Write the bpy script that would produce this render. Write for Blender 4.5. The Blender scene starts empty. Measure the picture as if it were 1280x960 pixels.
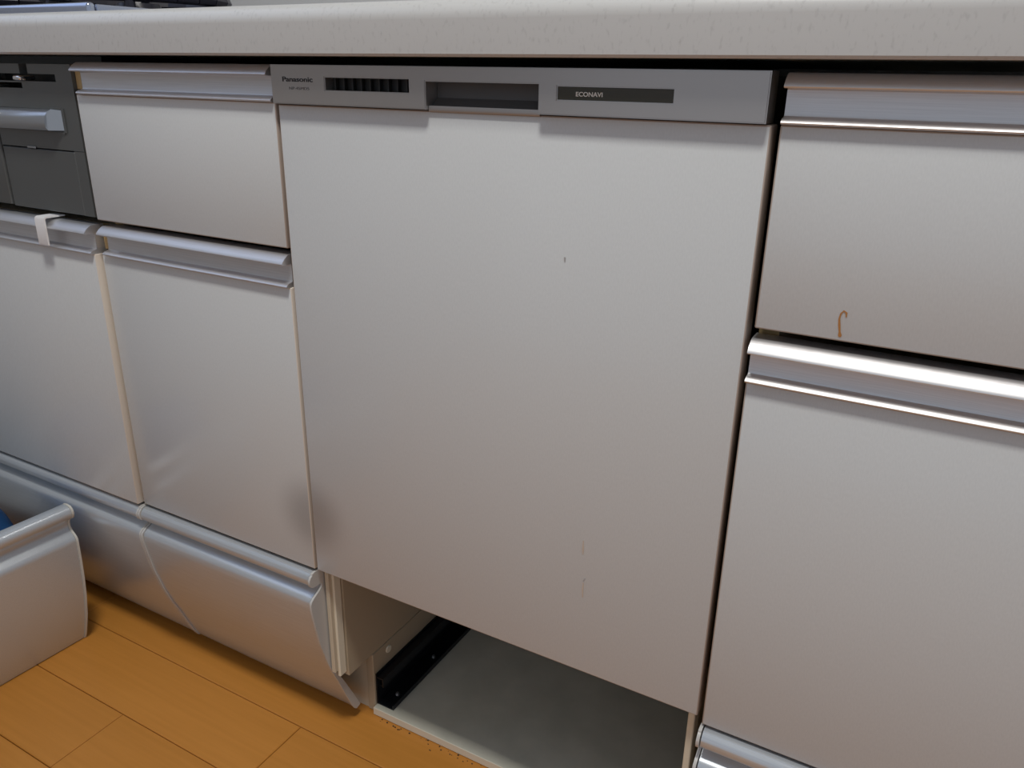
import bpy, bmesh, math, random
from mathutils import Vector, Matrix
random.seed(7)
C = bpy.context.scene.collection
SC = bpy.context.scene

# ---------------------------------------------------------------- camera
cam_data = bpy.data.cameras.new('camera')
cam_data.sensor_fit = 'HORIZONTAL'
cam_data.sensor_width = 36.0
cam_data.lens = 1002.6 / 1280.0 * 36.0
cam_data.clip_start = 0.02
cam = bpy.data.objects.new('camera', cam_data)
C.objects.link(cam)
Rw = ((0.8722967, 0.4887190, 0.0158808), (0.1890250, -0.3070749, -0.9327243), (-0.4509634, 0.8166142, -0.3602405))
cam.matrix_world = Matrix(((Rw[0][0], -Rw[1][0], -Rw[2][0], 0.5722),
                           (Rw[0][1], -Rw[1][1], -Rw[2][1], -0.57735),
                           (Rw[0][2], -Rw[1][2], -Rw[2][2], 0.79813),
                           (0, 0, 0, 1)))
SC.camera = cam

# ---------------------------------------------------------------- world, lamps, exposure
world = bpy.data.worlds.new('world')
SC.world = world
world.use_nodes = True
bg = world.node_tree.nodes['Background']
bg.inputs['Color'].default_value = (0.86, 0.93, 1.06, 1)
bg.inputs['Strength'].default_value = 0.40

def area_lamp(name, loc, target, sx, sy, power, color):
    d = bpy.data.lights.new(name, 'AREA')
    d.shape = 'RECTANGLE'; d.size = sx; d.size_y = sy; d.energy = power; d.color = color
    o = bpy.data.objects.new(name, d); C.objects.link(o)
    o.location = loc
    o.rotation_euler = (Vector(target) - Vector(loc)).to_track_quat('-Z', 'Y').to_euler()
    return o
area_lamp('ceiling_lamp', (0.45, -0.60, 2.30), (0.45, -0.50, 0.0), 0.40, 0.22, 22.0, (1.0, 0.965, 0.91))
area_lamp('window_daylight', (-0.985, -0.40, 1.58), (0.0, -0.40, 1.30), 1.0, 0.9, 1.6, (0.62, 0.80, 1.25))

vs = SC.view_settings
vs.view_transform = 'Standard'
vs.look = 'None'
vs.exposure = 0.06
vs.gamma = 1.0
vs.use_curve_mapping = False

# ---------------------------------------------------------------- materials
def mat(name, color, rough=0.5, metal=0.0, spec=0.5):
    m = bpy.data.materials.new(name); m.use_nodes = True
    b = m.node_tree.nodes['Principled BSDF']
    b.inputs['Base Color'].default_value = (*color, 1)
    b.inputs['Roughness'].default_value = rough
    b.inputs['Metallic'].default_value = metal
    b.inputs['Specular IOR Level'].default_value = spec
    return m, m.node_tree, b
def N(t, typ, **kw):
    n = t.nodes.new(typ)
    for k, v in kw.items(): setattr(n, k, v)
    return n
def noise_mix(t, b, c1, c2, scale, stretch=(1, 1, 1), lo=0.4, hi=0.6, detail=4, bump=0.0, dist=0.0002):
    g = N(t, 'ShaderNodeNewGeometry')
    mp = N(t, 'ShaderNodeMapping'); mp.inputs['Scale'].default_value = stretch
    t.links.new(g.outputs['Position'], mp.inputs['Vector'])
    n = N(t, 'ShaderNodeTexNoise'); n.inputs['Scale'].default_value = scale; n.inputs['Detail'].default_value = detail
    t.links.new(mp.outputs['Vector'], n.inputs['Vector'])
    r = N(t, 'ShaderNodeValToRGB')
    r.color_ramp.elements[0].position = lo; r.color_ramp.elements[0].color = (*c1, 1)
    r.color_ramp.elements[1].position = hi; r.color_ramp.elements[1].color = (*c2, 1)
    t.links.new(n.outputs['Fac'], r.inputs['Fac'])
    t.links.new(r.outputs['Color'], b.inputs['Base Color'])
    if bump:
        bp = N(t, 'ShaderNodeBump'); bp.inputs['Strength'].default_value = bump; bp.inputs['Distance'].default_value = dist
        t.links.new(n.outputs['Fac'], bp.inputs['Height'])
        t.links.new(bp.outputs['Normal'], b.inputs['Normal'])
    return r, g

def panel_material():
    m, t, b = mat('ivory_panel', (0.72, 0.70, 0.67), 0.22)
    r, g = noise_mix(t, b, (0.595, 0.628, 0.638), (0.622, 0.656, 0.666), 900, (1, 1, 0.35), 0.35, 0.65, 3)
    # a soft round grey spot across the joint of two fronts, low down
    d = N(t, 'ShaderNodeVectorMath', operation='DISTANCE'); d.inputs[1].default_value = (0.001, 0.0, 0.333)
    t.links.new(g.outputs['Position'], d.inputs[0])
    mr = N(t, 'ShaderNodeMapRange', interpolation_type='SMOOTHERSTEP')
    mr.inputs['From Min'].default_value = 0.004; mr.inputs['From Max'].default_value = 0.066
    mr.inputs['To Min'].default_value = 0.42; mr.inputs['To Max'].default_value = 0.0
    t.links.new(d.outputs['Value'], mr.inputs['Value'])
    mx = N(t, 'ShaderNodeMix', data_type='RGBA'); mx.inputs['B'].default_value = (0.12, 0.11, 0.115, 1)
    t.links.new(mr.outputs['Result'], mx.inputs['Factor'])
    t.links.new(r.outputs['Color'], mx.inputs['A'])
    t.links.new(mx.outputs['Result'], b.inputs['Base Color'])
    return m
M = {}
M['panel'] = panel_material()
M['edge'] = mat('edge_band', (0.40, 0.335, 0.285), 0.45)[0]
M['edge_cream'] = mat('edge_band_cream', (0.66, 0.60, 0.52), 0.45)[0]
M['worktop'], _t, _b = mat('speckled_worktop', (0.7, 0.7, 0.68), 0.28)
noise_mix(_t, _b, (0.43, 0.435, 0.43), (0.515, 0.522, 0.515), 330, (1, 1, 0.5), 0.24, 0.44, 3)
M['alu'], _t, _b = mat('anodised_aluminium', (0.62, 0.63, 0.65), 0.45, 0.88)
noise_mix(_t, _b, (0.66, 0.665, 0.68), (0.72, 0.725, 0.74), 400, (0.05, 3, 3), 0.35, 0.65, 2)
M['kick'], _t, _b = mat('silver_kick_front', (0.60, 0.59, 0.58), 0.30, 0.50)
noise_mix(_t, _b, (0.55, 0.60, 0.645), (0.61, 0.665, 0.715), 500, (0.05, 3, 3), 0.35, 0.65, 2)
M['cap'] = mat('grey_plastic_cap', (0.56, 0.56, 0.54), 0.4)[0]
M['cap_light'] = mat('pale_plastic_cap', (0.60, 0.60, 0.55), 0.4)[0]
M['carcass'] = mat('cream_board', (0.62, 0.55, 0.42), 0.55)[0]
M['carcass_edge'] = mat('tan_board_edge', (0.50, 0.36, 0.17), 0.6)[0]
M['bay_board'] = mat('bay_side_board', (0.46, 0.39, 0.28), 0.6)[0]
M['strip'] = mat('cream_plastic_strip', (0.80, 0.76, 0.62), 0.4)[0]
M['base'], _t, _b = mat('grey_green_board', (0.30, 0.31, 0.26), 0.5)
noise_mix(_t, _b, (0.68, 0.68, 0.57), (0.80, 0.79, 0.67), 22, (1, 1, 1), 0.3, 0.7, 5)
M['dark_metal'] = mat('black_rail_metal', (0.022, 0.026, 0.034), 0.35, 0.6)[0]
M['screw'] = mat('zinc_screw', (0.75, 0.76, 0.76), 0.3, 0.9)[0]
M['control'] = mat('grey_silver_plastic', (0.46, 0.445, 0.43), 0.33, 0.85)[0]
M['black'] = mat('black_plastic', (0.012, 0.012, 0.012), 0.5)[0]
M['pocket'] = mat('dark_grey_pocket', (0.09, 0.09, 0.09), 0.45)[0]
M['display'] = mat('smoked_display', (0.035, 0.032, 0.018), 0.25)[0]
M['ink'] = mat('dark_print', (0.02, 0.02, 0.022), 0.6)[0]
M['ink_faint'] = mat('grey_print', (0.10, 0.10, 0.105), 0.6)[0]
M['ink_white'] = mat('white_print', (0.70, 0.70, 0.66), 0.5)[0]
M['stove'] = mat('gunmetal_stove_front', (0.135, 0.145, 0.145), 0.38, 0.5)[0]
M['stove_handle'] = mat('satin_stove_handle', (0.42, 0.44, 0.46), 0.3, 0.9)[0]
M['chrome'] = mat('chrome', (0.8, 0.8, 0.82), 0.12, 1.0)[0]
M['steel'] = mat('stove_steel_rim', (0.45, 0.50, 0.62), 0.22, 0.9)[0]
M['iron'] = mat('black_enamel_iron', (0.012, 0.012, 0.022), 0.35)[0]
M['glass_top'] = mat('stove_glass_plate', (0.05, 0.05, 0.06), 0.08)[0]
M['rust'] = mat('rust_drip', (0.42, 0.19, 0.055), 0.5)[0]
M['rust_faint'] = mat('pale_rust_drip', (0.58, 0.50, 0.42), 0.5)[0]
M['speck'] = mat('dark_speck', (0.40, 0.40, 0.40), 0.6)[0]
M['hook'] = mat('white_plastic_hook', (0.80, 0.80, 0.80), 0.35)[0]
M['blue'] = mat('blue_bag', (0.010, 0.075, 0.22), 0.45)[0]
M['crumb'] = mat('dark_grit', (0.06, 0.04, 0.025), 0.9)[0]
M['wall'] = mat('pale_wall', (0.62, 0.62, 0.60), 0.6)[0]
M['wall_grey'] = mat('grey_wall', (0.36, 0.37, 0.38), 0.6)[0]
M['ceiling'] = mat('white_ceiling', (0.80, 0.80, 0.78), 0.8)[0]
M['box_metal'] = mat('pale_drawer_metal', (0.55, 0.55, 0.54), 0.45, 0.3)[0]
M['groove'] = mat('floor_groove', (0.16, 0.085, 0.03), 0.7)[0]
def plank_material():
    m, t, b = mat('honey_plank', (0.5, 0.27, 0.08), 0.42)
    g = N(t, 'ShaderNodeNewGeometry'); oi = N(t, 'ShaderNodeObjectInfo')
    mp = N(t, 'ShaderNodeMapping'); mp.inputs['Scale'].default_value = (1.2, 30, 1)
    t.links.new(g.outputs['Position'], mp.inputs['Vector'])
    n = N(t, 'ShaderNodeTexNoise'); n.inputs['Scale'].default_value = 5; n.inputs['Detail'].default_value = 5
    t.links.new(mp.outputs['Vector'], n.inputs['Vector'])
    ad = N(t, 'ShaderNodeMath', operation='MULTIPLY_ADD'); ad.inputs[1].default_value = 0.35; ad.inputs[2].default_value = -0.17
    t.links.new(oi.outputs['Random'], ad.inputs[0])
    sm = N(t, 'ShaderNodeMath', operation='ADD'); t.links.new(n.outputs['Fac'], sm.inputs[0]); t.links.new(ad.outputs[0], sm.inputs[1])
    r = N(t, 'ShaderNodeValToRGB')
    r.color_ramp.elements[0].position = 0.2; r.color_ramp.elements[0].color = (0.48, 0.200, 0.031, 1)
    r.color_ramp.elements[1].position = 0.8; r.color_ramp.elements[1].color = (0.56, 0.238, 0.042, 1)
    t.links.new(sm.outputs[0], r.inputs['Fac']); t.links.new(r.outputs['Color'], b.inputs['Base Color'])
    return m
M['plank'] = plank_material()

# ---------------------------------------------------------------- mesh helpers (world coordinates)
def B(): return bmesh.new()
def box(bm, x0, x1, y0, y1, z0, z1, mi=0, bev=0.0, seg=1):
    vs_ = [bm.verts.new(p) for p in ((x0, y0, z0), (x1, y0, z0), (x1, y1, z0), (x0, y1, z0),
                                     (x0, y0, z1), (x1, y0, z1), (x1, y1, z1), (x0, y1, z1))]
    fs = [bm.faces.new([vs_[i] for i in f]) for f in ((3, 2, 1, 0), (4, 5, 6, 7), (0, 1, 5, 4), (1, 2, 6, 5), (2, 3, 7, 6), (3, 0, 4, 7))]
    for f in fs: f.material_index = mi
    if bev:
        es = list({e for f in fs for e in f.edges})
        r = bmesh.ops.bevel(bm, geom=es, offset=bev, segments=seg, affect='EDGES', profile=0.5)
        for f in r['faces']: f.material_index = mi
    return fs
def prism_x(bm, prof, x0, x1, mi=0, f=None):
    """closed (y, z) outline swept along X"""
    a = [bm.verts.new((x0, y, z)) for y, z in prof]; b = [bm.verts.new((x1, y, z)) for y, z in prof]
    n = len(prof); fs = []
    for i in range(n):
        j = (i + 1) % n
        fs.append(bm.faces.new((a[i], a[j], b[j], b[i])))
    fs.append(bm.faces.new(a[::-1])); fs.append(bm.faces.new(b))
    for q in fs: q.material_index = mi
    return fs
def cyl(bm, p0, p1, r0, r1=None, seg=16, mi=0):
    r1 = r0 if r1 is None else r1
    p0, p1 = Vector(p0), Vector(p1); d = (p1 - p0).normalized()
    q = d.to_track_quat('Z', 'Y')
    a, b = [], []
    for k in range(seg):
        t = 2 * math.pi * k / seg; u = q @ Vector((math.cos(t), math.sin(t), 0))
        a.append(bm.verts.new(p0 + u * r0)); b.append(bm.verts.new(p1 + u * r1))
    for k in range(seg):
        j = (k + 1) % seg
        bm.faces.new((a[k], a[j], b[j], b[k])).material_index = mi
    bm.faces.new(a[::-1]).material_index = mi; bm.faces.new(b).material_index = mi
def ribbon(bm, pts, widths, y, th=0.0003):
    """flat drip mark lying on a vertical front: (x, z) centre line"""
    n = len(pts); L = []; Rr = []
    for i, (x, z) in enumerate(pts):
        a = pts[max(i - 1, 0)]; c = pts[min(i + 1, n - 1)]
        d = Vector((c[0] - a[0], c[1] - a[1])).normalized(); nx, nz = d.y, -d.x
        w = widths[i] / 2
        L.append((x - nx * w, z - nz * w)); Rr.append((x + nx * w, z + nz * w))
    fa = [bm.verts.new((p[0], y - th, p[1])) for p in L]; fb = [bm.verts.new((p[0], y - th, p[1])) for p in Rr]
    ba = [bm.verts.new((p[0], y, p[1])) for p in L]; bb = [bm.verts.new((p[0], y, p[1])) for p in Rr]
    for i in range(n - 1):
        bm.faces.new((fa[i], fa[i + 1], fb[i + 1], fb[i]))
        bm.faces.new((ba[i], ba[i + 1], fa[i + 1], fa[i])); bm.faces.new((fb[i], fb[i + 1], bb[i + 1], bb[i]))
    bm.faces.new((fa[0], fb[0], bb[0], ba[0])); bm.faces.new((fa[-1], ba[-1], bb[-1], fb[-1]))

def root_of(o):
    while o.parent: o = o.parent
    return o
def obj(name, bm, mats, parent=None, smooth=30, xf=None):
    bmesh.ops.recalc_face_normals(bm, faces=bm.faces)
    if xf is not None: bmesh.ops.transform(bm, matrix=xf, verts=bm.verts)
    if parent is not None: bmesh.ops.translate(bm, vec=-root_of(parent).location, verts=bm.verts)
    me = bpy.data.meshes.new(name); bm.to_mesh(me); bm.free()
    for m in (mats if isinstance(mats, (list, tuple)) else [mats]): me.materials.append(m)
    if smooth:
        me.polygons.foreach_set('use_smooth', [True] * len(me.polygons))
        me.set_sharp_from_angle(angle=math.radians(smooth))
    o = bpy.data.objects.new(name, me); C.objects.link(o)
    if parent is not None: o.parent = parent
    return o
def thing(name, label, cat, loc, group=None):
    o = bpy.data.objects.new(name, None); C.objects.link(o)
    o.empty_display_size = 0.05; o.location = loc
    o['label'] = label; o['category'] = cat
    if group: o['group'] = group
    return o
def tag(o, label=None, cat=None, kind=None, group=None):
    if label: o['label'] = label
    if cat: o['category'] = cat
    if kind: o['kind'] = kind
    if group: o['group'] = group
    return o
def text_mesh(name, s, x0, x1, z0, z1, y, m, parent, bold=0.0):
    """flat lettering printed on a front that faces -Y, fitted into x0..x1, z0..z1"""
    cu = bpy.data.curves.new(name, 'FONT'); cu.body = s; cu.size = 1.0; cu.offset = bold; cu.extrude = 0.01
    to = bpy.data.objects.new(name, cu); C.objects.link(to)
    dg = bpy.context.evaluated_depsgraph_get()
    me = bpy.data.meshes.new_from_object(to.evaluated_get(dg))
    bpy.data.objects.remove(to); bpy.data.curves.remove(cu)
    xs = [v.co.x for v in me.vertices]; ys = [v.co.y for v in me.vertices]
    sx = (x1 - x0) / (max(xs) - min(xs)); sz = (z1 - z0) / (max(ys) - min(ys))
    rl = root_of(parent).location
    for v in me.vertices:
        a, b_, c = v.co
        v.co = Vector((x0 + (a - min(xs)) * sx, y - c * 0.02, z0 + (b_ - min(ys)) * sz)) - rl
    me.materials.clear(); me.materials.append(m)
    o = bpy.data.objects.new(name, me); C.objects.link(o); o.parent = parent
    return o

def front(name, parent, x0, x1, z0, z1, y=0.0, th=0.018, edge='edge'):
    """ivory door or drawer front with banded edges"""
    bm = B(); box(bm, x0, x1, y, y + th, z0, z1, 1, 0.0012, 2)
    for f in bm.faces:
        f.normal_update()
        if f.normal.y < -0.9 and f.calc_area() > 1e-3: f.material_index = 0
    for f in bm.faces:
        if abs(f.normal.y) > 0.9 and f.calc_area() > 1e-3: f.material_index = 0
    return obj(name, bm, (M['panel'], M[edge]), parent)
HANDLE = [(0.0005, 0.0000), (-0.0034, 0.0003), (-0.0043, 0.0009), (-0.0045, 0.0017), (-0.0040, 0.0025), (-0.0012, 0.0044), (0.0020, 0.0050),
          (0.0042, 0.0058), (0.0047, 0.0072), (0.0048, 0.0228), (0.0040, 0.0237), (-0.0056, 0.0238), (-0.0076, 0.0241), (-0.0083, 0.0250),
          (-0.0078, 0.0264), (-0.0044, 0.0300), (-0.0006, 0.0325), (0.0016, 0.0335), (0.0050, 0.0338), (0.0175, 0.0338), (0.0175, 0.0000)]
def handle(parent, x0, x1, z0, y=0.0, k=1.0):
    bm = B(); prism_x(bm, [(y + a, z0 + b_ * k) for a, b_ in HANDLE], x0, x1)
    return obj('handle_rail', bm, M['alu'], parent, 40)
KICK = [(0.0145, 0.2560), (0.0060, 0.2585), (0.0010, 0.2588), (-0.0030, 0.2578), (-0.0036, 0.2569), (-0.0058, 0.2556), (-0.0064, 0.2543), (-0.0080, 0.2518), (-0.0082, 0.2504),
        (-0.0084, 0.2475), (-0.0075, 0.2440), (-0.0052, 0.2415), (0.0010, 0.2400), (0.0080, 0.2402), (0.0115, 0.2385), (0.0105, 0.2350),
        (0.0050, 0.2305), (-0.0040, 0.2257), (-0.0078, 0.2225), (-0.0090, 0.2187), (-0.0086, 0.2090), (-0.0055, 0.1900), (-0.0005, 0.1620),
        (0.0090, 0.1270), (0.0172, 0.1035), (0.0270, 0.0805), (0.0370, 0.0545), (0.0475, 0.0284), (0.0525, 0.0190), (0.0560, 0.0165)]
KICK_BACK = [(0.0615, 0.0185), (0.0520, 0.0390), (0.0380, 0.0690), (0.0280, 0.0890), (0.0185, 0.1090), (0.0182, 0.2440)]
def kick_drawer(parent, x0, x1, dz=0.0, cap=True, name='kick_drawer'):
    pr = [(y, z + dz) for y, z in KICK + KICK_BACK]
    bm = B(); prism_x(bm, pr, x0 + 0.0040, x1 - 0.0040)
    k = obj(name, bm, M['kick'], parent, 40)
    def out(p):   # the cap stands a hair proud of the front
        return [(y - 0.0017 if i < len(KICK) else y, z + dz + (0.0010 if i < 4 else 0)) for i, (y, z) in enumerate(p)]
    for a, b_ in ((x0, x0 + 0.0029), (x1 - 0.0029, x1)):
        bm = B(); prism_x(bm, out(KICK + KICK_BACK), a, b_); obj('end_cap', bm, M['cap'], k, 40)
    return k

# ---------------------------------------------------------------- the setting
bm = B(); box(bm, -0.96, 1.9, -2.4, 0.62, -0.03, -0.0125)
floor = tag(obj('floor', bm, M['groove'], None, 0), kind='structure')
PITCH = 0.1012; GAP = 0.0009
joint0 = {0: -0.0555, -1: -0.2735, 1: 0.40, -2: 0.12}
plank_meshes = {}
def plank(x0, x1, y0, y1):
    L = round(x1 - x0, 3)
    if L not in plank_meshes:
        b_ = B(); box(b_, 0, x1 - x0, 0, y1 - y0, -0.0125, 0.0, 0)
        top = [e for e in b_.edges if all(abs(v.co.z) < 1e-6 for v in e.verts)]
        bmesh.ops.bevel(b_, geom=top, offset=0.0011, segments=1, affect='EDGES')
        me = bpy.data.meshes.new('plank'); bmesh.ops.recalc_face_normals(b_, faces=b_.faces); b_.to_mesh(me); b_.free()
        me.materials.append(M['plank']); plank_meshes[L] = me
    o = bpy.data.objects.new('plank', plank_meshes[L]); C.objects.link(o)
    o.parent = floor; o.location = (x0, y0, 0)
Y_SEAM = 0.0055
for row in range(-22, 7):
    y1 = Y_SEAM + row * PITCH + PITCH - PITCH; y0 = y1 - PITCH
    # row 0 lies between the seams at y = -0.096 and y = 0.0055
    j = joint0.get(row, -0.7 + ((row * 0.303) % 0.909))
    x = j
    while x > -0.958: x -= 0.909
    while x < 1.895:
        a, b_ = max(x, -0.958), min(x + 0.909, 1.895)
        if b_ - a > 0.02: plank(a + GAP / 2, b_ - GAP / 2, y0 + GAP / 2, y1 - GAP / 2)
        x += 0.909
bm = B(); box(bm, -0.96, 1.9, 0.62, 0.66, -0.0125, 2.42); tag(obj('wall_back', bm, M['wall'], None, 0), kind='structure')
WY0, WY1, WZ0, WZ1 = -0.95, 0.15, 1.10, 2.05      # daylight window in the left wall, out of the picture
bm = B()
box(bm, -1.00, -0.96, -2.4, WY0, -0.03, 2.42); box(bm, -1.00, -0.96, WY1, 0.66, -0.03, 2.42)
box(bm, -1.00, -0.96, WY0, WY1, -0.03, WZ0); box(bm, -1.00, -0.96, WY0, WY1, WZ1, 2.42)
tag(obj('wall_left', bm, M['wall_grey'], None, 0), kind='structure')
bm = B(); box(bm, -1.00, 1.9, -2.4, 0.66, 2.42, 2.46); tag(obj('ceiling', bm, M['ceiling'], None, 0), kind='structure')

# ---------------------------------------------------------------- worktop (with the cut-out for the stove)
HX0, HX1, HY0, HY1 = -0.885, -0.35, 0.075, 0.53
bm = B()
zt, zb, yf = 0.8515, 0.8100, -0.0185
arc = [(yf + 0.015 - 0.015 * math.cos(a), zt - 0.015 + 0.015 * math.sin(a)) for a in [i * math.pi / 16 for i in range(9)]]
prism_x(bm, [(yf + 0.002, zb), (yf, zb + 0.002)] + arc + [(HY0, zt), (HY0, zb)], -0.958, 1.5)
box(bm, -0.958, HX0, HY0, 0.617, zb, zt); box(bm, HX1, 1.5, HY0, 0.617, zb, zt); box(bm, HX0, HX1, HY1, 0.617, zb, zt)
wt = obj('worktop', bm, M['worktop'], None, 30)
tag(wt, 'long speckled off-white worktop with rounded front edge over all the cabinets', 'worktop')

# ---------------------------------------------------------------- cabinets
def carcass(parent, x0, x1, top=0.797, toe=0.0925, side_r=True):
    bm = B()
    box(bm, x0, x0 + 0.015, 0.0245, 0.56, toe, top); box(bm, x1 - 0.015, x1, 0.0245, 0.56, toe, top)
    box(bm, x0 + 0.0152, x1 - 0.0152, 0.0245, 0.56, toe, toe + 0.015)
    box(bm, x0 + 0.0152, x1 - 0.0152, 0.545, 0.56, toe + 0.016, top)
    box(bm, x0 + 0.0152, x1 - 0.0152, 0.0245, 0.10, top - 0.012, top)
    for f in bm.faces:
        f.normal_update()
        f.material_index = 1 if abs(f.normal.y) > 0.9 and f.calc_center_median().y < 0.05 else 0
    o = obj('carcass', bm, (M['carcass'], M['carcass_edge']), parent, 0)
    bm = B(); box(bm, x0 + 0.0005, x1 - 0.0005, 0.078, 0.092, 0.0, toe - 0.0005); obj('toe_board', bm, M['carcass'], parent, 0)
    return o

# narrow three-drawer cabinet left of the dishwasher
nc = thing('drawer_cabinet', 'narrow ivory drawer cabinet with aluminium handle rails between stove and dishwasher', 'cabinet', (-0.149, 0.0, 0.0))
carcass(nc, -0.2985, 0.0)
d = front('upper_drawer_front', nc, -0.2945, -0.0012, 0.6345, 0.7705, edge='edge'); handle(d, -0.2880, -0.0028, 0.7705, 0.0, 0.965)
d = front('lower_drawer_front', nc, -0.2965, -0.0012, 0.2635, 0.5945, edge='edge_cream'); handle(d, -0.2890, -0.0028, 0.5945)
bm = B(); box(bm, -0.2975, -0.2888, 0.0050, 0.0240, 0.7755, 0.7960); obj('edge_block', bm, M['carcass_edge'], nc, 0)
bm = B(); box(bm, -0.2975, -0.2898, 0.0065, 0.0240, 0.6000, 0.6180); obj('edge_block', bm, M['carcass_edge'], nc, 0)
kick_drawer(nc, -0.2995, -0.0015)

# stove cabinet
sc_ = thing('stove_cabinet', 'wide ivory cabinet under the gas stove, white hook on its handle', 'cabinet', (-0.60, 0.0, 0.0))
carcass(sc_, -0.8985, -0.3005, top=0.625)
d = front('door', sc_, -0.8975, -0.3008, 0.2635, 0.5945, -0.0060, edge='edge_cream'); handle(d, -0.8975, -0.3020, 0.5945, -0.0060)
kick_drawer(sc_, -0.8985, -0.3003)

# right-hand cabinet
rc = thing('drawer_cabinet', 'ivory drawer cabinet right of the dishwasher with a rust drip', 'cabinet', (0.68, 0.0, 0.0))
carcass(rc, 0.4535, 0.903, top=0.797)
d = front('upper_drawer_front', rc, 0.4545, 0.9025, 0.6280, 0.7695); handle(d, 0.4552, 0.9025, 0.7695, 0.0, 0.965)
bm = B(); ribbon(bm, [(0.5152, 0.6458), (0.5150, 0.6488), (0.5132, 0.6500), (0.5115, 0.6478), (0.5110, 0.6440), (0.5117, 0.6395), (0.5126, 0.6350), (0.5131, 0.6325), (0.5132, 0.6312)],
                 [0.0008, 0.0013, 0.0010, 0.0010, 0.0012, 0.0016, 0.0012, 0.0024, 0.0014], -0.0001)
tag(obj('rust_drip', bm, M['rust'], d, 0), 'brown hooked rust drip')
d = front('lower_drawer_front', rc, 0.4535, 0.9025, 0.2570, 0.5860); handle(d, 0.4535, 0.9025, 0.5860)
kick_drawer(rc, 0.4525, 0.9025, -0.0055)

# ---------------------------------------------------------------- dishwasher
dw = thing('dishwasher', 'built-in dishwasher with plain ivory door and grey control strip', 'dishwasher', (0.225, 0.0, 0.2635))
bm = B(); box(bm, 0.006, 0.442, 0.030, 0.56, 0.275, 0.800); obj('tub_body', bm, M['pocket'], dw, 0)
dp = front('door_panel', dw, 0.0020, 0.4490, 0.2635, 0.7690, 0.0, 0.020)
for pts, w in (([(0.3296, 0.4080), (0.3297, 0.3990), (0.3299, 0.3935)], [0.0009, 0.0018, 0.0008]), ([(0.3318, 0.3640), (0.3316, 0.3560), (0.3318, 0.3480)], [0.0009, 0.0016, 0.0011])):
    bm = B(); ribbon(bm, pts, w, -0.0001); tag(obj('rust_drip', bm, M['rust_faint'], dp, 0), 'pale brown drip')
for pts, w in (([(0.2999, 0.6620), (0.3000, 0.6586)], [0.0016, 0.0008]), ([(0.3334, 0.3690), (0.3316, 0.3655)], [0.0008, 0.0008])):
    bm = B(); ribbon(bm, pts, w, -0.0001); tag(obj('speck', bm, M['speck'], dp, 0), 'small grey speck')
# control strip: two forward blocks, a bar over the pull pocket
CF, CZ0, CZ1 = -0.0066, 0.7698, 0.8030
ctrl = B()
def strip_block(bm, x0, x1, z0, z1, yb=0.016):
    box(bm, x0, x1, CF, yb, z0, z1, 0, 0.0022, 3)
VX0, VX1, VZ0, VZ1 = 0.0657, 0.1550, 0.7825, 0.7929
PX0, PX1, PZ0 = 0.1718, 0.2752, 0.7736
DX0, DX1, DZ0, DZ1 = 0.2912, 0.3810, 0.7810, 0.7902
# front plate outline with openings, thickened
def plate(bm, xs, zs, holes, y0, y1):
    def solid(i, k): return 0 <= i < len(xs) - 1 and 0 <= k < len(zs) - 1 and (i, k) not in holes
    cache = {}
    def v(x, y, z):
        key = (round(x, 6), round(y, 6), round(z, 6))
        if key not in cache: cache[key] = bm.verts.new(key)
        return cache[key]
    for i in range(len(xs) - 1):
        for k in range(len(zs) - 1):
            if not solid(i, k): continue
            a, b_, c, e = xs[i], xs[i + 1], zs[k], zs[k + 1]
            bm.faces.new((v(a, y0, c), v(b_, y0, c), v(b_, y0, e), v(a, y0, e)))
            bm.faces.new((v(a, y1, e), v(b_, y1, e), v(b_, y1, c), v(a, y1, c)))
            if not solid(i - 1, k): bm.faces.new((v(a, y0, c), v(a, y0, e), v(a, y1, e), v(a, y1, c)))
            if not solid(i + 1, k): bm.faces.new((v(b_, y0, e), v(b_, y0, c), v(b_, y1, c), v(b_, y1, e)))
            if not solid(i, k - 1): bm.faces.new((v(b_, y0, c), v(a, y0, c), v(a, y1, c), v(b_, y1, c)))
            if not solid(i, k + 1): bm.faces.new((v(a, y0, e), v(b_, y0, e), v(b_, y1, e), v(a, y1, e)))
xs = [0.0020, VX0, VX1, PX0, PX1, DX0, DX1, 0.4462]
zs = [CZ0, PZ0, DZ0, VZ0, DZ1, 0.7915, VZ1, CZ1]
holes = {(1, k) for k in (3, 4, 5)} | {(3, k) for k in (0, 1, 2, 3, 4)} | {(5, k) for k in (2, 3)}
plate(ctrl, xs, zs, holes, CF, 0.016)
outer = [e for e in ctrl.edges if all(abs(v.co.y - CF) < 1e-6 for v in e.verts) and len(e.link_faces) == 2
         and abs(e.link_faces[0].normal.dot(e.link_faces[1].normal)) < 0.5] if ctrl.faces else []
for f in ctrl.faces: f.normal_update()
outer = [e for e in ctrl.edges if all(abs(v.co.y - CF) < 1e-6 for v in e.verts) and len(e.link_faces) == 2
         and abs(e.link_faces[0].normal.dot(e.link_faces[1].normal)) < 0.5]
bmesh.ops.bevel(ctrl, geom=outer, offset=0.0009, segments=2, affect='EDGES')
cp = obj('control_strip', ctrl, M['control'], dw, 35)
bm = B(); box(bm, VX0 + 0.0002, VX1 - 0.0002, 0.004, 0.012, VZ0, VZ1)
vent = obj('vent_grille', bm, M['black'], cp, 0)
for i in range(9):
    x = VX0 + 0.0055 + i * 0.0096
    bm = B(); box(bm, x, x + 0.0014, 0.0000, 0.0035, VZ0 + 0.0001, VZ1 - 0.0001); obj('vent_slat', bm, M['black'], cp, 0)
bm = B(); box(bm, DX0 + 0.0002, DX1 - 0.0002, CF + 0.0010, 0.010, DZ0 + 0.0002, DZ1 - 0.0002); disp = obj('display_window', bm, M['display'], cp, 0)
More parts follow.
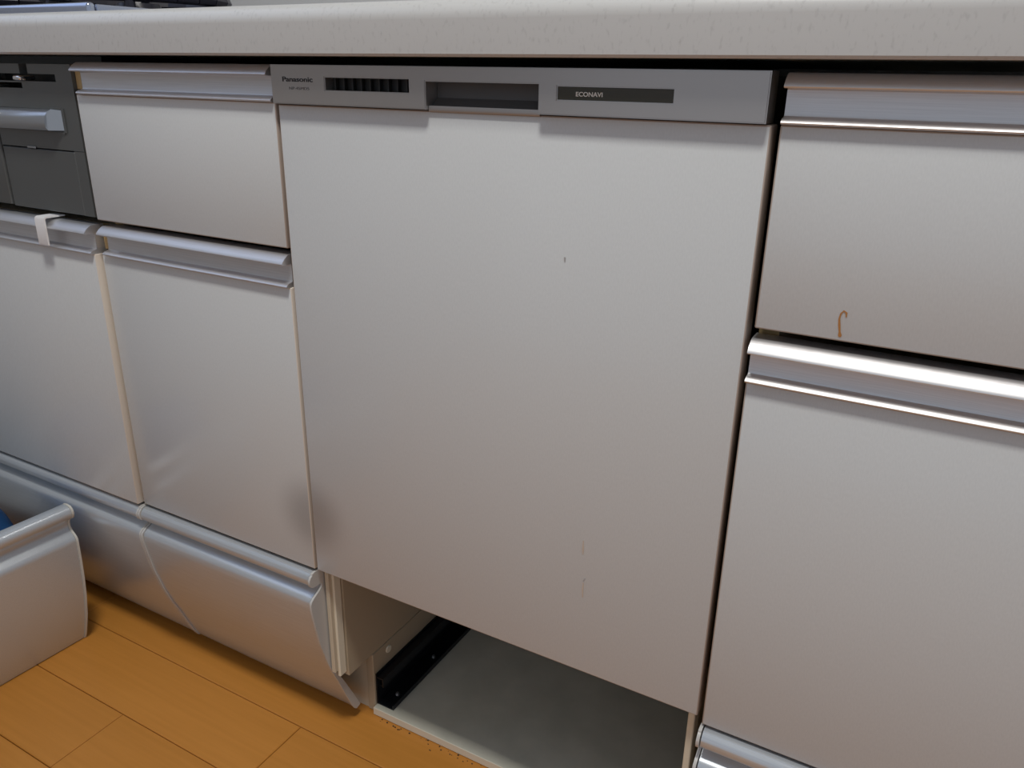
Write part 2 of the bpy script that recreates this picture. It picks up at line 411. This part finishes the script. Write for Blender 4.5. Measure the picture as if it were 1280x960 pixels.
# pull pocket: hollow trough with a lip
bm = B()
prism_x(bm, [(-0.0004, CZ0 - 0.0016), (-0.0020, CZ0 - 0.0016), (-0.0026, CZ0 + 0.0004), (-0.0022, PZ0 - 0.0006), (0.0030, PZ0 + 0.0002), (0.0100, 0.7790), (0.0110, 0.7912), (0.0150, 0.7912), (0.0150, CZ0 + 0.0006), (-0.0004, CZ0 + 0.0006)],
        PX0 + 0.0003, PX1 - 0.0003)
for f in bm.faces:
    f.normal_update(); c = f.calc_center_median()
    f.material_index = 1 if c.y > -0.0004 and c.z > CZ0 + 0.001 and abs(f.normal.x) < 0.5 else 0
obj('pull_pocket', bm, (M['control'], M['pocket']), cp, 30)
text_mesh('lettering', 'Panasonic', 0.0165, 0.0520, 0.7888, 0.7930, CF - 0.00005, M['ink'], cp, 0.02)
text_mesh('lettering', 'NP-45MD5', 0.0240, 0.0475, 0.7822, 0.7846, CF - 0.00005, M['ink_faint'], cp, 0.0)
text_mesh('lettering', 'ECONAVI', 0.3062, 0.3275, 0.7836, 0.7868, CF + 0.00095, M['ink_white'], disp, 0.02)

# ---------------------------------------------------------------- open plinth bay below the dishwasher
bay = thing('plinth_bay', 'open empty bay in the plinth below the dishwasher with black runners', 'bay', (0.225, 0.075, 0.0))
bm = B(); box(bm, 0.0125, 0.4370, 0.070, 0.55, 0.0005, 0.0115, 0, 0.0006)
for f in bm.faces:
    f.normal_update(); f.material_index = 0 if f.normal.z > 0.8 else 1
obj('base_board', bm, (M['base'], M['strip']), bay, 0)
# left cheek: upper board with toe notch, front strips, low board
bm = B(); box(bm, 0.0004, 0.0110, 0.0310, 0.55, 0.0930, 0.2740); obj('side_board', bm, M['bay_board'], bay, 0)
bm = B(); box(bm, 0.0004, 0.0060, 0.0120, 0.0238, 0.1080, 0.2620, 0, 0.0008); obj('edge_strip', bm, M['carcass'], bay, 0)
bm = B(); box(bm, 0.0041, 0.0085, 0.0180, 0.0300, 0.0990, 0.2620, 0, 0.0010); obj('edge_strip', bm, M['strip'], bay, 0)
bm = B(); box(bm, 0.0004, 0.0120, 0.0755, 0.55, 0.0005, 0.0925, 0, 0.0008); obj('low_side_board', bm, M['bay_board'], bay, 0)
# right cheek
bm = B(); box(bm, 0.4376, 0.4440, 0.0300, 0.55, 0.0005, 0.2700); obj('side_board', bm, M['bay_board'], bay, 0)
bm = B(); box(bm, 0.4376, 0.4440, 0.0140, 0.0298, 0.0600, 0.2610, 0, 0.0008); obj('edge_strip', bm, M['strip'], bay, 0)
bm = B(); box(bm, 0.0125, 0.4370, 0.535, 0.55, 0.0120, 0.2700); obj('back_board', bm, M['bay_board'], bay, 0)
for s, xw in ((1, 0.0126), (-1, 0.4369)):
    X = lambda a: xw + s * a
    bm = B()
    y0, y1 = 0.0785, 0.50
    def bx(a, b_, ya, yb, za, zb_): box(bm, min(X(a), X(b_)), max(X(a), X(b_)), ya, yb, za, zb_)
    bx(0.0, 0.0015, y0, y1, 0.0120, 0.0600)      # web on the cheek
    bx(0.0016, 0.0120, y0, y1, 0.0545, 0.0565)   # upper flange
    bx(0.0105, 0.0120, y0, y1, 0.0430, 0.0544)   # inner runner lip
    bx(0.0016, 0.0085, y0 + 0.006, y1, 0.0370, 0.0390)
    bx(0.0016, 0.0270, y0, y1, 0.0120, 0.0136)   # foot on the board
    bx(0.0255, 0.0270, y0, y1, 0.0137, 0.0190)
    rail = obj('slide_rail', bm, M['dark_metal'], bay, 0)
    for ya in (0.104, 0.190):
        b2 = B(); cyl(b2, (X(0.0150), ya, 0.0137), (X(0.0150), ya, 0.0165), 0.0032, 0.0024, 14); obj('screw', b2, M['screw'], rail, 40)
    for ya in (0.092, 0.206, 0.29):
        b2 = B(); cyl(b2, (X(0.0016), ya, 0.0475), (X(0.0028), ya, 0.0475), 0.0022, 0.0018, 12); obj('rivet', b2, M['screw'], rail, 40)
bm = B(); cyl(bm, (0.0120, 0.108, 0.0800), (0.0135, 0.108, 0.0800), 0.0055, 0.0048, 18); obj('screw_cover', bm, M['strip'], bay, 40)
bm = B()
for i in range(30):
    x = random.uniform(0.020, 0.24); y = random.uniform(0.0640, 0.0692) if random.random() < .75 else random.uniform(0.055, 0.069); r = random.uniform(0.0004, 0.0011)
    box(bm, x - r, x + r, y - r * .7, y + r * .7, 0.0001, r * .9)
tag(obj('floor_grit', bm, M['crumb'], None, 0), 'dark grit on the floor along the bay front edge', 'grit', 'stuff')

# ---------------------------------------------------------------- gas stove, let into the worktop
st = thing('gas_stove', 'built-in gas stove with grey front, set into the worktop at far left', 'stove', (-0.60, 0.02, 0.63))
bm = B(); box(bm, -0.880, -0.3550, 0.080, 0.525, 0.640, 0.8520); obj('body', bm, M['stove'], st, 0)
bm = B(); box(bm, -0.900, -0.334, 0.066, 0.545, 0.8522, 0.8600, 0, 0.002, 2); obj('top_plate', bm, M['glass_top'], st)
bm = B(); box(bm, -0.905, -0.329, 0.055, 0.0655, 0.8522, 0.8665, 0, 0.004, 3); obj('front_rim', bm, M['steel'], st)
bm = B(); box(bm, -0.3335, -0.329, 0.0660, 0.545, 0.8522, 0.8650, 0, 0.002, 2); obj('side_rim', bm, M['steel'], st)
SX = -0.2980; SL = -0.4540
bm = B()
xs = [SL, -0.3910, -0.3760, -0.3270, SX]
zs = [0.7095, 0.7745, 0.7805, 0.7822, 0.7900, 0.8005]
plate(bm, xs, zs, {(0, 3), (1, 3), (2, 3), (1, 4), (0, 1)}, 0.0005, 0.020)
fp = obj('control_panel', bm, M['stove'], st, 0)
bm = B(); box(bm, SL, -0.326, 0.0201, 0.022, 0.772, 0.8005); obj('slot_liner', bm, M['black'], fp, 0)
bm = B(); box(bm, SL, SX - 0.018, 0.0005, 0.020, 0.6370, 0.7080, 0, 0.0008); box(bm, SX - 0.0175, SX, 0.0005, 0.020, 0.6370, 0.7090, 0); obj('lower_panel', bm, M['stove'], st, 0)
bm = B(); box(bm, -0.402, -0.386, -0.0008, 0.0003, 0.7085, 0.7110, 0, 0.0003); obj('catch', bm, M['stove_handle'], fp, 0)
for x, z in ((-0.387, 0.7855), (-0.440, 0.7775)):
    bm = B(); box(bm, x - 0.007, x + 0.007, -0.008, 0.012, z - 0.0028, z + 0.0028, 0, 0.0024, 3); obj('control_lever', bm, M['chrome'], fp, 40)
bm = B()
prism_x(bm, [(0.0002, 0.7310), (-0.010, 0.7300), (-0.0125, 0.7330), (-0.0130, 0.7390), (-0.0115, 0.7450), (-0.0080, 0.7500), (-0.0030, 0.7525), (0.0002, 0.7525)], -0.4530, -0.3260)
for v in bm.verts:   # the pull tapers into the panel at its right end
    if v.co.x > -0.33 and v.co.y < -0.002: v.co.x -= 0.014; v.co.z += 0.001
obj('pull_handle', bm, M['stove_handle'], fp, 40)
bm = B(); box(bm, -0.3255, -0.3215, -0.0006, 0.0004, 0.7285, 0.7545, 0); box(bm, -0.453, -0.3256, -0.0006, 0.0004, 0.7535, 0.7550); box(bm, -0.453, -0.3256, -0.0006, 0.0004, 0.7270, 0.7290); obj('pull_surround', bm, M['stove'], fp, 0)
bm = B(); box(bm, -0.745, SL - 0.0025, -0.0020, 0.018, 0.6380, 0.7960, 0, 0.003, 2); gd = obj('grill_door', bm, M['stove'], st)
bm = B(); box(bm, -0.720, SL - 0.022, -0.0028, -0.0021, 0.660, 0.740, 0); obj('grill_window', bm, M['glass_top'], gd, 0)
bm = B(); box(bm, -0.700, SL - 0.010, -0.020, -0.0021, 0.748, 0.762, 0, 0.004, 2); obj('grill_handle', bm, M['chrome'], gd)
bm = B(); box(bm, -0.8985, -0.7480, 0.0005, 0.020, 0.6370, 0.8005); obj('left_panel', bm, M['stove'], st, 0)
for bx_, by_, r in ((-0.475, 0.235, 0.115), (-0.755, 0.235, 0.115), (-0.615, 0.430, 0.080)):
    bm = B()
    cyl(bm, (bx_, by_, 0.8602), (bx_, by_, 0.874), 0.042, 0.036, 24); cyl(bm, (bx_, by_, 0.8741), (bx_, by_, 0.880), 0.030, 0.028, 24)
    obj('burner', bm, M['iron'], st)
    bm = B()
    for k in range(24):
        a0, a1 = 2 * math.pi * k / 24, 2 * math.pi * (k + 1) / 24
        cyl(bm, (bx_ + r * math.cos(a0), by_ + r * math.sin(a0), 0.8840), (bx_ + r * math.cos(a1), by_ + r * math.sin(a1), 0.8840), 0.008, seg=8)
    for k in range(6):
        a = 2 * math.pi * k / 6 + 0.3
        u = Vector((math.cos(a), math.sin(a), 0)); c = Vector((bx_, by_, 0))
        cyl(bm, c + u * r + Vector((0, 0, 0.861)), c + u * r * 0.96 + Vector((0, 0, 0.898)), 0.007, 0.006, 8)
        cyl(bm, c + u * r + Vector((0, 0, 0.896)), c + u * r * 0.42 + Vector((0, 0, 0.894)), 0.006, 0.005, 8)
    obj('trivet', bm, M['iron'], st)

# ---------------------------------------------------------------- white hook over the stove cabinet's handle
hk = B()
hx0, hx1 = -0.3885, -0.3705
hz = 0.6304
prism_x(hk, [(0.0060, hz + 0.0002), (-0.0105, hz + 0.0002), (-0.0165, hz - 0.0040), (-0.0172, hz - 0.0300), (-0.0160, hz - 0.0340), (-0.0145, hz - 0.0340), (-0.0150, hz - 0.0050), (-0.0100, hz + 0.0016)][::1], hx0, hx1)
hk.free(); hk = B()
out_p = [(0.0100, hz + 0.0022), (-0.0130, hz + 0.0022), (-0.0158, hz + 0.0012), (-0.0170, hz - 0.0015), (-0.0170, hz - 0.0300), (-0.0165, hz - 0.0318)]
in_p = [(-0.0150, hz - 0.0318), (-0.0150, hz - 0.0010), (-0.0138, hz + 0.0003), (0.0100, hz + 0.0003)]
prism_x(hk, out_p + in_p, hx0, hx1)
low = [v for v in hk.verts if v.co.z < hz - 0.031]
bmesh.ops.bevel(hk, geom=[e for e in hk.edges if abs(e.verts[0].co.x - e.verts[1].co.x) < 1e-6 and all(v in low for v in e.verts)], offset=0.0004, segments=1, affect='EDGES')
hook = obj('over_door_hook', hk, M['hook'], None, 35)
tag(hook, 'small white hook hung over the handle below the gas stove', 'hook')

# ---------------------------------------------------------------- pulled-out kick drawer standing on the floor
KB = [(0.019, 0.2300), (0.021, 0.2335), (0.028, 0.2350), (0.0365, 0.2340), (0.0405, 0.2300), (0.0412, 0.2240), (0.0390, 0.2175), (0.0340, 0.2140), (0.0280, 0.2120),
      (0.0245, 0.2060), (0.0245, 0.1990), (0.0280, 0.1935), (0.0350, 0.1880), (0.0378, 0.1835), (0.0378, 0.1780), (0.0362, 0.1460), (0.0335, 0.1150), (0.0290, 0.0850), (0.0210, 0.0500), (0.0090, 0.0140), (0.0030, 0.0010),
      (-0.0080, 0.0010), (0.0000, 0.0200), (0.0080, 0.0500), (0.0140, 0.0850), (0.0180, 0.1200), (0.0190, 0.1500)]
LEN = 0.446
rd = thing('kick_drawer', 'pulled-out silver kick drawer standing on the wooden floor at left', 'drawer', (-0.46, -0.023, 0.0))
# local frame: +x forward, -y along the front; turned a little about its corner
TURN = Matrix.Translation((-0.46, -0.023, 0)) @ Matrix.Rotation(math.radians(-2.6), 4, 'Z')
def prism_y(bm, prof, y0, y1):
    a = [bm.verts.new((x, y0, z)) for x, z in prof]; b_ = [bm.verts.new((x, y1, z)) for x, z in prof]
    n = len(prof)
    for i in range(n):
        j = (i + 1) % n; bm.faces.new((a[i], a[j], b_[j], b_[i]))
    bm.faces.new(a[::-1]); bm.faces.new(b_)
bm = B(); prism_y(bm, KB, -LEN + 0.003, -0.0032); obj('front_panel', bm, M['kick'], rd, 40, TURN)
for a, b_ in ((-0.003, 0.0), (-LEN, -LEN + 0.0028)):
    bm = B(); prism_y(bm, [(x + (0.0012 if i < 21 else 0), max(z + (0.0010 if i < 8 else 0), 0.0003)) for i, (x, z) in enumerate(KB)], a, b_)
    tag(obj('end_cap', bm, M['cap_light'], rd, 40, TURN), 'pale end cap')
bm = B()
box(bm, -0.42, -0.009, -0.013, -0.010, 0.006, 0.110); box(bm, -0.42, -0.009, -LEN + 0.010, -LEN + 0.013, 0.006, 0.110)
box(bm, -0.42, -0.417, -LEN + 0.0135, -0.0135, 0.006, 0.110); obj('box_side', bm, M['box_metal'], rd, 0, TURN)
bm = B(); box(bm, -0.4165, -0.009, -LEN + 0.0135, -0.0135, 0.002, 0.006); obj('box_bottom', bm, M['box_metal'], rd, 0, TURN)
# blue bag lying in it
bm = B(); bmesh.ops.create_icosphere(bm, subdivisions=4, radius=1.0)
for v in bm.verts:
    n = v.co.copy()
    w = 1 + 0.07 * math.sin(5 * n.x + 2 * n.z) + 0.06 * math.sin(7 * n.y - 3 * n.z + 1) + 0.04 * math.sin(13 * n.x + 9 * n.y) + 0.02 * math.sin(23 * n.z + 11 * n.y)
    v.co = Vector((n.x * 0.112 * w, n.y * 0.140 * w, n.z * 0.135 * w))
    if v.co.z < -0.1265: v.co.z = -0.1265
    v.co.y = max(-0.150, min(v.co.y, 0.141)); v.co.x = min(v.co.x, 0.113)
bmesh.ops.translate(bm, vec=(-0.575, -0.178, 0.1330), verts=bm.verts)
tag(obj('blue_bag', bm, M['blue'], None, 60), 'crumpled blue bag lying inside the pulled-out kick drawer', 'bag')
